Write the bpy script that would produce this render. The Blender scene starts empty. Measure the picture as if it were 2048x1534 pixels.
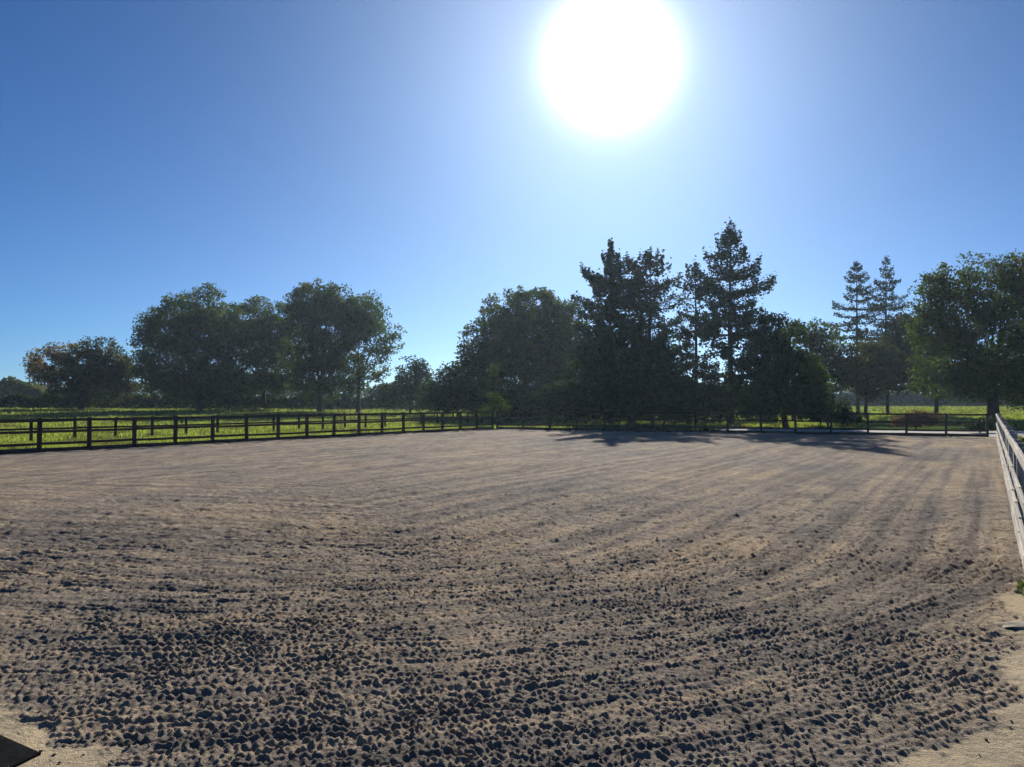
import bpy, math, random
import numpy as np
from mathutils import Vector, Matrix

scene = bpy.context.scene
COL = scene.collection
R = math.radians

# ------------------------------------------------------------------ camera
CAM_H = 1.75
F_PX = 1600.0                      # focal length in pixels of the 2048 wide photograph
PITCH = math.atan(37.0 / F_PX)
cam_d = bpy.data.cameras.new('camera')
cam_d.sensor_width = 36.0
cam_d.lens = 36.0 * F_PX / 2048.0
cam_d.clip_start = 0.05
cam_d.clip_end = 6000.0
cam = bpy.data.objects.new('camera', cam_d)
COL.objects.link(cam)
cam.location = (0, 0, CAM_H)
cam.rotation_euler = (R(90) + PITCH, 0, 0)
scene.camera = cam

# ------------------------------------------------------------------ sky and sun
SUN = Vector((0.1225, 0.9904, 0.427)).normalized()
SUN_EL = math.asin(SUN.z)
SUN_AZ = math.atan2(SUN.x, SUN.y)
world = bpy.data.worlds.new('World')
scene.world = world
world.use_nodes = True
wn, wl = world.node_tree.nodes, world.node_tree.links
wn.clear()
w_out = wn.new('ShaderNodeOutputWorld')
w_bg = wn.new('ShaderNodeBackground')
w_sky = wn.new('ShaderNodeTexSky')
w_sky.sky_type = 'NISHITA'
w_sky.sun_disc = False
w_sky.sun_elevation = SUN_EL
w_sky.sun_rotation = SUN_AZ
w_sky.air_density = 0.7
w_sky.dust_density = 0.22
w_sky.ozone_density = 10.0
w_bg.inputs['Strength'].default_value = 0.062
w_wb = wn.new('ShaderNodeVectorMath'); w_wb.operation = 'MULTIPLY'
w_wb.inputs[1].default_value = (0.66, 1.0, 1.06)
wl.new(w_sky.outputs[0], w_wb.inputs[0])
wl.new(w_wb.outputs[0], w_bg.inputs['Color'])
# the aureole: forward-scattered sunlight in the air round the sun
w_tc = wn.new('ShaderNodeTexCoord')
w_dot = wn.new('ShaderNodeVectorMath'); w_dot.operation = 'DOT_PRODUCT'
w_dot.inputs[1].default_value = SUN
wl.new(w_tc.outputs['Generated'], w_dot.inputs[0])
def wmath(op, a, b=None, clamp=False):
    n = wn.new('ShaderNodeMath'); n.operation = op; n.use_clamp = clamp
    for i, v in enumerate((a, b)):
        if v is None: continue
        if isinstance(v, (int, float)): n.inputs[i].default_value = v
        else: wl.new(v, n.inputs[i])
    return n.outputs[0]
w_cl = wmath('MINIMUM', w_dot.outputs['Value'], 1.0)
w_ang = wmath('ARCCOSINE', w_cl)
def lobe(sigma, power):
    t = wmath('POWER', wmath('DIVIDE', w_ang, R(sigma)), power)
    return wmath('EXPONENT', wmath('MULTIPLY', t, -1.0))
AUREOLE = ((3.2, 2.3, (1.0, 0.98, 0.94), 2.7),
           (10.5, 1.33, (0.88, 0.93, 1.0), 0.60))
w_sh = w_bg.outputs[0]
for sg, pw, colr, st in AUREOLE:
    e = wn.new('ShaderNodeBackground')
    e.inputs['Color'].default_value = (*colr, 1)
    wl.new(wmath('MULTIPLY', lobe(sg, pw), st), e.inputs['Strength'])
    a = wn.new('ShaderNodeAddShader')
    wl.new(w_sh, a.inputs[0]); wl.new(e.outputs[0], a.inputs[1])
    w_sh = a.outputs[0]
# dusty air low over the horizon, brighter towards the sun
w_sep = wn.new('ShaderNodeSeparateXYZ'); wl.new(w_tc.outputs['Generated'], w_sep.inputs[0])
w_low = wmath('EXPONENT', wmath('MULTIPLY', wmath('MAXIMUM', w_sep.outputs['Z'], 0.0), -7.0))
w_fw = wmath('ADD', wmath('MULTIPLY', lobe(30.0, 1.7), 0.56), 0.008)
e = wn.new('ShaderNodeBackground'); e.inputs['Color'].default_value = (0.95, 0.97, 0.93, 1)
wl.new(wmath('MULTIPLY', w_low, w_fw), e.inputs['Strength'])
a = wn.new('ShaderNodeAddShader'); wl.new(w_sh, a.inputs[0]); wl.new(e.outputs[0], a.inputs[1])
wl.new(a.outputs[0], w_out.inputs['Surface'])

sun_d = bpy.data.lights.new('sun', 'SUN')
sun_d.energy = 5.0
sun_d.angle = R(0.53)
sun_d.color = (1.0, 0.93, 0.83)
sun = bpy.data.objects.new('sun', sun_d)
COL.objects.link(sun)
sun.rotation_euler = SUN.to_track_quat('Z', 'Y').to_euler()
sun.location = (0, 0, 60)

scene.view_settings.view_transform = 'Standard'
scene.view_settings.look = 'None'
scene.view_settings.gamma = 1.0
scene.view_settings.exposure = 0.28
scene.view_settings.use_curve_mapping = False
scene.cycles.max_bounces = 8
scene.cycles.transparent_max_bounces = 8

# ------------------------------------------------------------------ helpers
rng = np.random.default_rng(7)

def tag(o, label=None, cat=None, group=None, kind=None):
    if label: o['label'] = label
    if cat: o['category'] = cat
    if group: o['group'] = group
    if kind: o['kind'] = kind
    return o

def link(o, parent=None):
    COL.objects.link(o)
    if parent is not None: o.parent = parent
    return o

def empty(name, loc, rz=0.0):
    o = bpy.data.objects.new(name, None)
    o.empty_display_size = 0.3
    o.location = loc
    o.rotation_euler = (0, 0, rz)
    return link(o)

def mesh_np(name, verts, faces, mat, smooth=False):
    """verts (n,3) float, faces (m,k) int with k = 3 or 4"""
    me = bpy.data.meshes.new(name)
    verts = np.ascontiguousarray(verts, dtype=np.float32)
    faces = np.ascontiguousarray(faces, dtype=np.int32)
    n, (m, k) = len(verts), faces.shape
    me.vertices.add(n)
    me.vertices.foreach_set('co', verts.ravel())
    me.loops.add(m * k)
    me.loops.foreach_set('vertex_index', faces.ravel())
    me.polygons.add(m)
    me.polygons.foreach_set('loop_start', np.arange(0, m * k, k, dtype=np.int32))
    me.update(calc_edges=True)
    if smooth:
        me.polygons.foreach_set('use_smooth', np.ones(m, dtype=bool))
    if mat: me.materials.append(mat)
    return me

def add(name, me, parent=None, loc=(0, 0, 0)):
    o = bpy.data.objects.new(name, me)
    o.location = loc
    return link(o, parent)

class MB:
    """collects shapes for one mesh"""
    def __init__(self): self.v, self.f = [], []
    def box(self, c, s, rot=None, chamfer=0.0):
        hx, hy, hz = s[0] / 2, s[1] / 2, s[2] / 2
        base = len(self.v)
        pts = []
        for z in (-hz, hz):
            k = 1.0
            for x, y in ((-hx, -hy), (hx, -hy), (hx, hy), (-hx, hy)): pts.append(Vector((x * k, y * k, z)))
        for p in pts:
            if rot is not None: p = rot @ p
            self.v.append(tuple(p + Vector(c)))
        b = base
        self.f += [(b, b+3, b+2, b+1), (b+4, b+5, b+6, b+7), (b, b+1, b+5, b+4), (b+1, b+2, b+6, b+5), (b+2, b+3, b+7, b+6), (b+3, b, b+4, b+7)]
    def tube(self, pts, rads, n=7):
        base = len(self.v)
        pts = [Vector(p) for p in pts]
        for i, p in enumerate(pts):
            d = (pts[min(i+1, len(pts)-1)] - pts[max(i-1, 0)]).normalized()
            a = d.cross(Vector((0.31, 0.9, 0.12)))
            if a.length < 1e-3: a = d.cross(Vector((1, 0, 0)))
            a.normalize(); b = d.cross(a)
            for k in range(n):
                t = 2 * math.pi * k / n
                self.v.append(tuple(p + (a * math.cos(t) + b * math.sin(t)) * rads[i]))
        for i in range(len(pts) - 1):
            for k in range(n):
                k2 = (k + 1) % n
                self.f.append((base+i*n+k, base+i*n+k2, base+(i+1)*n+k2, base+(i+1)*n+k))
        self.f.append(tuple(base + k for k in range(n))[::-1])
        e = base + (len(pts) - 1) * n
        self.f.append(tuple(e + k for k in range(n)))
    def mesh(self, name, mat, smooth=False):
        me = bpy.data.meshes.new(name)
        me.from_pydata(self.v, [], self.f)
        me.update()
        if smooth:
            for p in me.polygons: p.use_smooth = True
        me.materials.append(mat)
        return me

# ---- numpy gradient noise
def _hash(ix, iy, seed):
    h = (ix.astype(np.int64) * 374761393 + iy.astype(np.int64) * 668265263 + seed * 974634541) & 0xFFFFFFFF
    h = ((h ^ (h >> 13)) * 1274126177) & 0xFFFFFFFF
    return (h ^ (h >> 16)) & 0xFFFFFFFF
def gnoise(x, y, seed=0):
    x0, y0 = np.floor(x), np.floor(y)
    fx, fy = x - x0, y - y0
    u = fx*fx*fx*(fx*(fx*6-15)+10); v = fy*fy*fy*(fy*(fy*6-15)+10)
    def g(ox, oy):
        a = _hash(x0 + ox, y0 + oy, seed) * (2*np.pi/4294967296.0)
        return np.cos(a) * (fx - ox) + np.sin(a) * (fy - oy)
    n00, n10, n01, n11 = g(0, 0), g(1, 0), g(0, 1), g(1, 1)
    return ((n00*(1-u)+n10*u)*(1-v) + (n01*(1-u)+n11*u)*v) * 1.5
def sstep(a, b, x):
    t = np.clip((x - a) / (b - a), 0, 1)
    return t * t * (3 - 2 * t)

# ---- photo pixel column + depth -> place on the plan; pixel row + depth -> height
def PX(px, z): return (px - 1024.0) / F_PX * z
def HY(py, z): return CAM_H + (804.0 - py) / F_PX * z

# ------------------------------------------------------------------ materials
def new_mat(name):
    m = bpy.data.materials.new(name)
    m.use_nodes = True
    nt = m.node_tree
    for n in list(nt.nodes): nt.nodes.remove(n)
    return m, nt.nodes, nt.links

def ramp(nodes, stops):
    r = nodes.new('ShaderNodeValToRGB')
    el = r.color_ramp.elements
    while len(el) > 1: el.remove(el[-1])
    el[0].position, el[0].color = stops[0][0], (*stops[0][1], 1)
    for p, c in stops[1:]:
        e = el.new(p); e.color = (*c, 1)
    return r

def mixc(nodes, links, fac, a, b, mode='MIX'):
    n = nodes.new('ShaderNodeMix'); n.data_type = 'RGBA'; n.blend_type = mode
    for sock, v in ((n.inputs[0], fac), (n.inputs[6], a), (n.inputs[7], b)):
        if isinstance(v, (int, float)): sock.default_value = v
        elif isinstance(v, tuple): sock.default_value = (*v, 1)
        else: links.new(v, sock)
    return n.outputs[2]

def noise_tex(nodes, links, coord, scale, detail=4, rough=0.55, mapscale=None, rot=0.0):
    if mapscale is not None or rot:
        mp = nodes.new('ShaderNodeMapping')
        mp.inputs['Scale'].default_value = mapscale or (1, 1, 1)
        mp.inputs['Rotation'].default_value = (0, 0, rot)
        links.new(coord, mp.inputs['Vector']); coord = mp.outputs[0]
    n = nodes.new('ShaderNodeTexNoise')
    n.inputs['Scale'].default_value = scale
    n.inputs['Detail'].default_value = detail
    n.inputs['Roughness'].default_value = rough
    links.new(coord, n.inputs['Vector'])
    return n.outputs['Fac']

def leaf_mat(name, dark, light, odd=None, trans=0.35, tcol=None, odd_amt=0.08):
    m, N, L = new_mat(name)
    geo = N.new('ShaderNodeNewGeometry')
    stops = [(0.0, dark), (0.85, light)]
    r = ramp(N, stops)
    L.new(geo.outputs['Random Per Island'], r.inputs[0])
    col = r.outputs[0]
    tc = N.new('ShaderNodeTexCoord')
    nz = noise_tex(N, L, tc.outputs['Object'], 0.45, 2)
    if odd:
        rr = ramp(N, [(0.62 - odd_amt, (0, 0, 0)), (0.72 - odd_amt, (1, 1, 1))])
        L.new(nz, rr.inputs[0])
        col = mixc(N, L, rr.outputs[0], col, odd)
    d = N.new('ShaderNodeBsdfDiffuse'); L.new(col, d.inputs['Color'])
    t = N.new('ShaderNodeBsdfTranslucent')
    tcm = mixc(N, L, 1.0, col, tcol or (1.6, 1.75, 0.7), 'MULTIPLY')
    L.new(tcm, t.inputs['Color'])
    g = N.new('ShaderNodeBsdfGlossy'); g.inputs['Roughness'].default_value = 0.5
    g.inputs['Color'].default_value = (0.8, 0.85, 0.8, 1)
    mx = N.new('ShaderNodeMixShader'); mx.inputs[0].default_value = trans
    L.new(d.outputs[0], mx.inputs[1]); L.new(t.outputs[0], mx.inputs[2])
    mx2 = N.new('ShaderNodeMixShader'); mx2.inputs[0].default_value = 0.03
    L.new(mx.outputs[0], mx2.inputs[1]); L.new(g.outputs[0], mx2.inputs[2])
    o = N.new('ShaderNodeOutputMaterial'); L.new(mx2.outputs[0], o.inputs['Surface'])
    return m

def wood_mat(name, c1, c2, c3, rough=0.85):
    m, N, L = new_mat(name)
    tc = N.new('ShaderNodeTexCoord')
    g1 = noise_tex(N, L, tc.outputs['Object'], 9.0, 5, 0.6, (0.35, 6, 6))
    r = ramp(N, [(0.28, c1), (0.52, c2), (0.78, c3)])
    L.new(g1, r.inputs[0])
    oi = N.new('ShaderNodeObjectInfo')
    rr = ramp(N, [(0, (0.72, 0.72, 0.72)), (1, (1.2, 1.18, 1.14))])
    L.new(oi.outputs['Random'], rr.inputs[0])
    col = mixc(N, L, 1.0, r.outputs[0], rr.outputs[0], 'MULTIPLY')
    st = noise_tex(N, L, tc.outputs['Object'], 3.0, 3)
    sr = ramp(N, [(0.55, (0, 0, 0)), (0.75, (1, 1, 1))]); L.new(st, sr.inputs[0])
    col = mixc(N, L, sr.outputs[0], col, tuple(0.6 * x for x in c1))
    b = N.new('ShaderNodeBsdfPrincipled')
    b.inputs['Roughness'].default_value = rough
    b.inputs['Specular IOR Level'].default_value = 0.25
    L.new(col, b.inputs['Base Color'])
    bp = N.new('ShaderNodeBump'); bp.inputs['Strength'].default_value = 0.5; bp.inputs['Distance'].default_value = 0.006
    L.new(g1, bp.inputs['Height']); L.new(bp.outputs[0], b.inputs['Normal'])
    o = N.new('ShaderNodeOutputMaterial'); L.new(b.outputs[0], o.inputs['Surface'])
    return m

def sand_mat(name, attr=True, pale=False):
    m, N, L = new_mat(name)
    tc = N.new('ShaderNodeTexCoord'); P = tc.outputs['Object']
    big = noise_tex(N, L, P, 0.22, 4, 0.55, (1.0, 0.55, 1.0), -0.5)
    mid = noise_tex(N, L, P, 1.3, 5, 0.6, (1.0, 0.45, 1.0), -0.5)
    fine = noise_tex(N, L, P, 22.0, 4, 0.7)
    grit = noise_tex(N, L, P, 160.0, 2, 0.6)
    clod = noise_tex(N, L, P, 7.5, 4, 0.65)
    r1 = ramp(N, [(0.34, (0.27, 0.24, 0.21)), (0.50, (0.345, 0.288, 0.228)), (0.66, (0.405, 0.322, 0.232))])
    L.new(big, r1.inputs[0])
    r2 = ramp(N, [(0.3, (0.72, 0.73, 0.75)), (0.7, (1.22, 1.19, 1.12))]); L.new(mid, r2.inputs[0])
    r3 = ramp(N, [(0.28, (0.62, 0.6, 0.58)), (0.5, (1, 1, 1)), (0.74, (1.3, 1.28, 1.22))]); L.new(fine, r3.inputs[0])
    r4 = ramp(N, [(0.3, (0.78, 0.78, 0.78)), (0.7, (1.2, 1.2, 1.2))]); L.new(grit, r4.inputs[0])
    col = mixc(N, L, 1.0, r1.outputs[0], r2.outputs[0], 'MULTIPLY')
    col = mixc(N, L, 1.0, col, r3.outputs[0], 'MULTIPLY')
    r5 = ramp(N, [(0.30, (0.74, 0.75, 0.77)), (0.5, (1, 1, 1)), (0.70, (1.22, 1.20, 1.15))]); L.new(clod, r5.inputs[0])
    col = mixc(N, L, 1.0, col, r5.outputs[0], 'MULTIPLY')
    bare = mixc(N, L, 1.0, (0.60, 0.49, 0.33), r2.outputs[0], 'MULTIPLY')
    if attr:
        sk = N.new('ShaderNodeAttribute'); sk.attribute_name = 'streak'
        rs = ramp(N, [(0.1, (0.68, 0.69, 0.73)), (0.5, (1, 1, 1)), (0.9, (1.34, 1.27, 1.14))]); L.new(sk.outputs['Fac'], rs.inputs[0])
        col = mixc(N, L, 1.0, col, rs.outputs[0], 'MULTIPLY')
        at = N.new('ShaderNodeAttribute'); at.attribute_name = 'bare'
        col = mixc(N, L, at.outputs['Fac'], col, bare)
    elif pale:
        col = bare
    col = mixc(N, L, 1.0, col, r4.outputs[0], 'MULTIPLY')
    b = N.new('ShaderNodeBsdfPrincipled')
    b.inputs['Roughness'].default_value = 0.95
    b.inputs['Specular IOR Level'].default_value = 0.1
    L.new(col, b.inputs['Base Color'])
    h0 = N.new('ShaderNodeMath'); h0.operation = 'MULTIPLY_ADD'
    L.new(clod, h0.inputs[0]); h0.inputs[1].default_value = 2.2; L.new(grit, h0.inputs[2])
    h = N.new('ShaderNodeMath'); h.operation = 'MULTIPLY_ADD'
    L.new(fine, h.inputs[0]); h.inputs[1].default_value = 1.6; L.new(h0.outputs[0], h.inputs[2])
    bp = N.new('ShaderNodeBump'); bp.inputs['Strength'].default_value = 0.8; bp.inputs['Distance'].default_value = 0.03
    L.new(h.outputs[0], bp.inputs['Height']); L.new(bp.outputs[0], b.inputs['Normal'])
    o = N.new('ShaderNodeOutputMaterial'); L.new(b.outputs[0], o.inputs['Surface'])
    return m

def simple_mat(name, stops, scale=3.0, rough=0.9, bump=0.0, spec=0.2, mapscale=None):
    m, N, L = new_mat(name)
    tc = N.new('ShaderNodeTexCoord')
    f = noise_tex(N, L, tc.outputs['Object'], scale, 5, 0.6, mapscale)
    r = ramp(N, stops); L.new(f, r.inputs[0])
    b = N.new('ShaderNodeBsdfPrincipled')
    b.inputs['Roughness'].default_value = rough
    b.inputs['Specular IOR Level'].default_value = spec
    L.new(r.outputs[0], b.inputs['Base Color'])
    if bump:
        bp = N.new('ShaderNodeBump'); bp.inputs['Strength'].default_value = 0.7; bp.inputs['Distance'].default_value = bump
        L.new(f, bp.inputs['Height']); L.new(bp.outputs[0], b.inputs['Normal'])
    o = N.new('ShaderNodeOutputMaterial'); L.new(b.outputs[0], o.inputs['Surface'])
    return m

M_SAND = sand_mat('harrowed_sand')
M_PALE = sand_mat('bare_sand', attr=False, pale=True)
M_FIELD = simple_mat('meadow_soil_grass', [(0.3, (0.05, 0.085, 0.018)), (0.55, (0.085, 0.13, 0.028)), (0.75, (0.13, 0.17, 0.045))], 0.9, 0.95, 0.05, 0.0)
M_TRACK = simple_mat('gravel_track', [(0.3, (0.40, 0.38, 0.33)), (0.7, (0.58, 0.55, 0.48))], 2.2, 0.95, 0.02)
M_GRASS = leaf_mat('grass_blades', (0.15, 0.21, 0.045), (0.29, 0.35, 0.09), (0.12, 0.125, 0.05), 0.55, (1.55, 1.55, 0.8), 0.15)
M_SHADEWOOD = wood_mat('shaded_tone_timber', (0.022, 0.019, 0.016), (0.055, 0.047, 0.039), (0.11, 0.097, 0.083))  # fence timber seen against the sun, its shade put into the colour
M_SUNWOOD = wood_mat('weathered_timber_sunlit_tone', (0.30, 0.27, 0.22), (0.50, 0.46, 0.40), (0.64, 0.60, 0.53))  # same weathered timber lightened, sunlight painted into its colour
M_BARK = simple_mat('bark', [(0.3, (0.035, 0.028, 0.022)), (0.7, (0.10, 0.082, 0.064))], 4.0, 0.95, 0.03, mapscale=(3, 3, 0.6))
M_OAK = leaf_mat('oak_leaves', (0.022, 0.040, 0.012), (0.065, 0.098, 0.024), (0.095, 0.095, 0.024), 0.42, (1.8, 1.9, 0.7))
M_OAK2 = leaf_mat('ash_leaves', (0.030, 0.055, 0.022), (0.085, 0.125, 0.040), (0.11, 0.12, 0.04), 0.42)
M_AUT = leaf_mat('turning_leaves', (0.10, 0.085, 0.018), (0.22, 0.17, 0.035), (0.16, 0.09, 0.02), 0.4, (1.6, 1.4, 0.6))
M_BROWN = leaf_mat('bronze_green_leaves', (0.030, 0.038, 0.014), (0.070, 0.075, 0.028), (0.08, 0.06, 0.028), 0.35)
M_CON = leaf_mat('conifer_needles', (0.022, 0.044, 0.026), (0.055, 0.088, 0.050), None, 0.2, (1.2, 1.4, 0.8))
M_LARCH = leaf_mat('larch_needles', (0.028, 0.045, 0.024), (0.060, 0.080, 0.042), (0.07, 0.065, 0.035), 0.22, (1.3, 1.4, 0.8))
M_LAUREL = leaf_mat('evergreen_leaves', (0.020, 0.040, 0.018), (0.050, 0.080, 0.030), None, 0.28)
M_SUN_EDGE = leaf_mat('sunlit_edge_leaves', (0.065, 0.105, 0.02), (0.12, 0.17, 0.035), None, 0.5)  # lime leaf colour imitates foliage lit by the sun
M_RUSSET = leaf_mat('russet_leaves', (0.085, 0.052, 0.032), (0.16, 0.10, 0.065), None, 0.35, (1.5, 1.2, 0.8))
M_RUBBER = simple_mat('black_rubber', [(0.35, (0.008, 0.009, 0.010)), (0.6, (0.018, 0.019, 0.020)), (0.80, (0.04, 0.035, 0.028))], 14.0, 0.95, 0.004, 0.02)
M_STONE = simple_mat('pale_stone', [(0.3, (0.34, 0.29, 0.22)), (0.7, (0.50, 0.44, 0.34))], 9.0, 0.9, 0.01)

# ------------------------------------------------------------------ plan of the arena (x right, y away from the camera)
A = np.array((-1.26, 51.9))        # far left corner
B = np.array((24.15, 40.0))        # far right corner
LK = 0.6376                        # left side: x = -34.35 + LK*y
def left_line(y): return -34.35 + LK * y
RK = 0.596                         # right side: x = 0.334 + RK*y
def right_line(y): return 0.334 + RK * y

def terrain_z(x, y):
    """the meadow: level round the arena, rising a little towards the far hedges"""
    r = np.hypot(x, y)
    return -0.10 + 0.75 * sstep(70, 150, r) + 1.2 * sstep(170, 420, r) + 0.05 * gnoise(x / 9.0, y / 9.0, 5) * sstep(55, 70, r)

# ---- ground sheet
def build_field():
    nr, nt = 150, 220
    rr = np.concatenate([[0.0], np.geomspace(2.0, 1500.0, nr)])
    th = np.linspace(0, 2 * np.pi, nt, endpoint=False)
    RR, TT = np.meshgrid(rr, th, indexing='ij')
    X, Y = RR * np.sin(TT), RR * np.cos(TT)
    Z = terrain_z(X, Y)
    V = np.stack([X, Y, Z], -1).reshape(-1, 3)
    i = np.arange(nr)[:, None] * nt; j = np.arange(nt)[None, :]; j2 = (j + 1) % nt
    Fq = np.stack([i + j, i + nt + j, i + nt + j2, i + j2], -1).reshape(-1, 4)[:, ::-1]
    o = add('meadow', mesh_np('meadow', V, Fq, M_FIELD, True))
    tag(o, kind='structure')
build_field()

# ---- harrowed riding surface
nN = np.array((0.606, 0.795)); nN = nN / np.linalg.norm(nN)
nR = np.array((-1.0, RK)); nR = nR / np.linalg.norm(nR)
nL = np.array((1.0, -LK)); nL = nL / np.linalg.norm(nL)
eF = (B - A) / np.linalg.norm(B - A); nF = np.array((eF[1], -eF[0]))
def inside_dist(x, y):
    dN = (x + 2.86) * nN[0] + (y - 4.47) * nN[1]
    dR = (x - right_line(6.57) + 0.12) * nR[0] + (y - 6.57) * nR[1]
    dR = dR + 0.36 * sstep(6.0, 9.5, y)
    dL = (x - left_line(30.0)) * nL[0] + (y - 30.0) * nL[1]
    dF = (x - A[0]) * nF[0] + (y - A[1]) * nF[1]
    mn = np.minimum(np.minimum(dN, dR), np.minimum(dL, dF))
    # the harrow turned wider than the corner: its passes run almost square across the view, then sweep up the right side
    RC = 6.5
    dT = (x * 0.22 + (y - 3.1)) * 0.976
    inside_dist.cross = dT
    q = [np.maximum(RC - d, 0) for d in (dT, dR, dL, dF)]
    s = np.sqrt(sum(v * v for v in q))
    mt = np.minimum(np.minimum(dT, dR), np.minimum(dL, dF))
    inside_dist.mask = np.where(mn < 4.2, 4.2 - np.sqrt(sum(np.maximum(4.2 - v, 0) ** 2 for v in (dN, dR, dL, dF))), mn)
    return np.where(mt < RC, RC - s, mt), dN, dR, dL, dF

def arena_height(x, y, res):
    """res: local mesh spacing; relief finer than it is left to the material"""
    d, dN, dR, dL, dF = inside_dist(x, y)
    m = sstep(-0.03, 0.10, inside_dist.mask - 0.06 + 0.16 * gnoise(x / 0.35, y / 0.35, 11) + 0.09 * gnoise(x / 0.09, y / 0.09, 12))
    def keep(size): return np.clip((size / res - 1.3) / 1.2, 0, 1)
    # dimples left by the harrow: rows parallel to the pass, broken across it, wandering, with crumbs on top
    q = dR - inside_dist.cross
    n4 = gnoise(x / 0.34, y / 0.34, 4)
    wd = 0.08 * gnoise(x / 1.1, y / 1.1, 21) + 0.060 * gnoise(x / 0.17, y / 0.17, 22)
    wq = 0.05 * gnoise(x / 0.9, y / 0.9, 23) + 0.040 * gnoise(x / 0.13, y / 0.13, 24)
    sd, sq = 0.088, 0.056
    rows = np.sin(2 * np.pi * (d + wd) / sd)
    cols = np.sin(2 * np.pi * (q + wq) / sq)
    n1 = gnoise(q / 0.036, d / 0.062, 5); n2 = gnoise(x / 0.021, y / 0.026, 2); n0 = gnoise(x / 0.11, y / 0.11, 1)
    patch = 0.85 + 0.45 * np.clip(gnoise(x / 2.4, y / 2.4, 31) + 0.2, -0.6, 1)
    h = 0.0066 * rows * (0.75 + 0.6 * cols) * keep(sd) * np.clip(0.35 + 1.1 * (n4 + 0.35) + 0.6 * gnoise(x / 0.9, y / 0.9, 25), 0.1, 1.5)
    h = h + 0.0030 * cols * keep(sq)
    h = h + 0.0095 * n1 * keep(0.06) + 0.002 * n0 * keep(0.11)
    h = h + 0.0055 * n2 * keep(0.026) + 0.008 * np.maximum(0, n2 - 0.28) * keep(0.026)
    h = h + 0.0085 * gnoise(x / 0.036, y / 0.044, 81) * keep(0.042) + 0.0070 * gnoise(x / 0.060, y / 0.070, 82) * keep(0.065)
    h = h * patch * (1.0 + 0.35 * sstep(5.0, 11.0, np.hypot(x, y)))
    # older, broader dimples and hoof prints the harrow only half levelled, more of them away from the gateway
    wf = sstep(5.5, 12.0, np.hypot(x, y))
    h = h + wf * (0.019 * gnoise(x / 0.11, y / 0.13, 71) * keep(0.12) - 0.020 * np.maximum(0, gnoise(x / 0.22, y / 0.26, 72) - 0.12) * keep(0.2) + 0.022 * gnoise(x / 0.5, y / 0.5, 73))
    # fine tine lines that run the length of every pass
    p_ = (d + 0.05 * gnoise(x / 1.6, y / 1.6, 74)) / 0.41
    k_ = np.round(p_)
    t_ = (p_ - k_) * 0.41 / 0.032
    br = np.clip(0.75 + 0.9 * gnoise(q / 1.3 + k_ * 7.3, k_ * 1.7, 75), 0, 1)
    h = h + 0.0135 * br * (np.exp(-t_ * t_) - 0.8 * np.exp(-(t_ - 1.6) ** 2)) * keep(0.07)
    # ridges thrown up where two passes of the harrow meet
    for k, (off, amp) in enumerate(((0.55, 0.022), (1.05, 0.014), (1.75, 0.026), (2.1, 0.012), (3.2, 0.022), (3.45, 0.016), (4.6, 0.018), (6.0, 0.018), (7.6, 0.015), (9.4, 0.015))):
        t = (d - off + 0.10 * gnoise(x / 2.2 + k, y / 2.2, 40 + k)) / 0.055
        br = np.clip(0.55 + 1.2 * gnoise(x / 0.9 + k * 3, y / 0.9, 60 + k), 0, 1)
        h = h + 0.60 * amp * br * (np.exp(-t * t) - 0.8 * np.exp(-(t - 1.7) ** 2)) * keep(0.09)
    h = h + 0.018 * gnoise(x / 0.8, y / 0.8, 8) + 0.035 * gnoise(x / 3.5, y / 3.5, 9)
    flat = 0.004 * gnoise(x / 0.12, y / 0.12, 15) * keep(0.1) + 0.012 * gnoise(x / 0.7, y / 0.7, 16) + 0.012
    flat = flat + 0.011 * np.maximum(0, gnoise(x / 0.05, y / 0.05, 17) - 0.38) * keep(0.05)
    arena_height.streak = np.clip(0.5 + 0.75 * gnoise(d / 0.30 + 0.25 * gnoise(x / 1.5, y / 1.5, 51), q / 9.0, 52) + 0.45 * gnoise(d / 0.11, q / 5.0, 53) * keep(0.22) + 0.38 * np.exp(-((d - 3.4 + 0.1 * gnoise(x / 1.2, y / 1.2, 54)) / 0.28) ** 2) + 0.28 * np.exp(-((d - 1.15) / 0.2) ** 2), 0, 1)
    return h * m + flat * (1 - m), 1 - m, dN, dR, dL, dF

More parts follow.
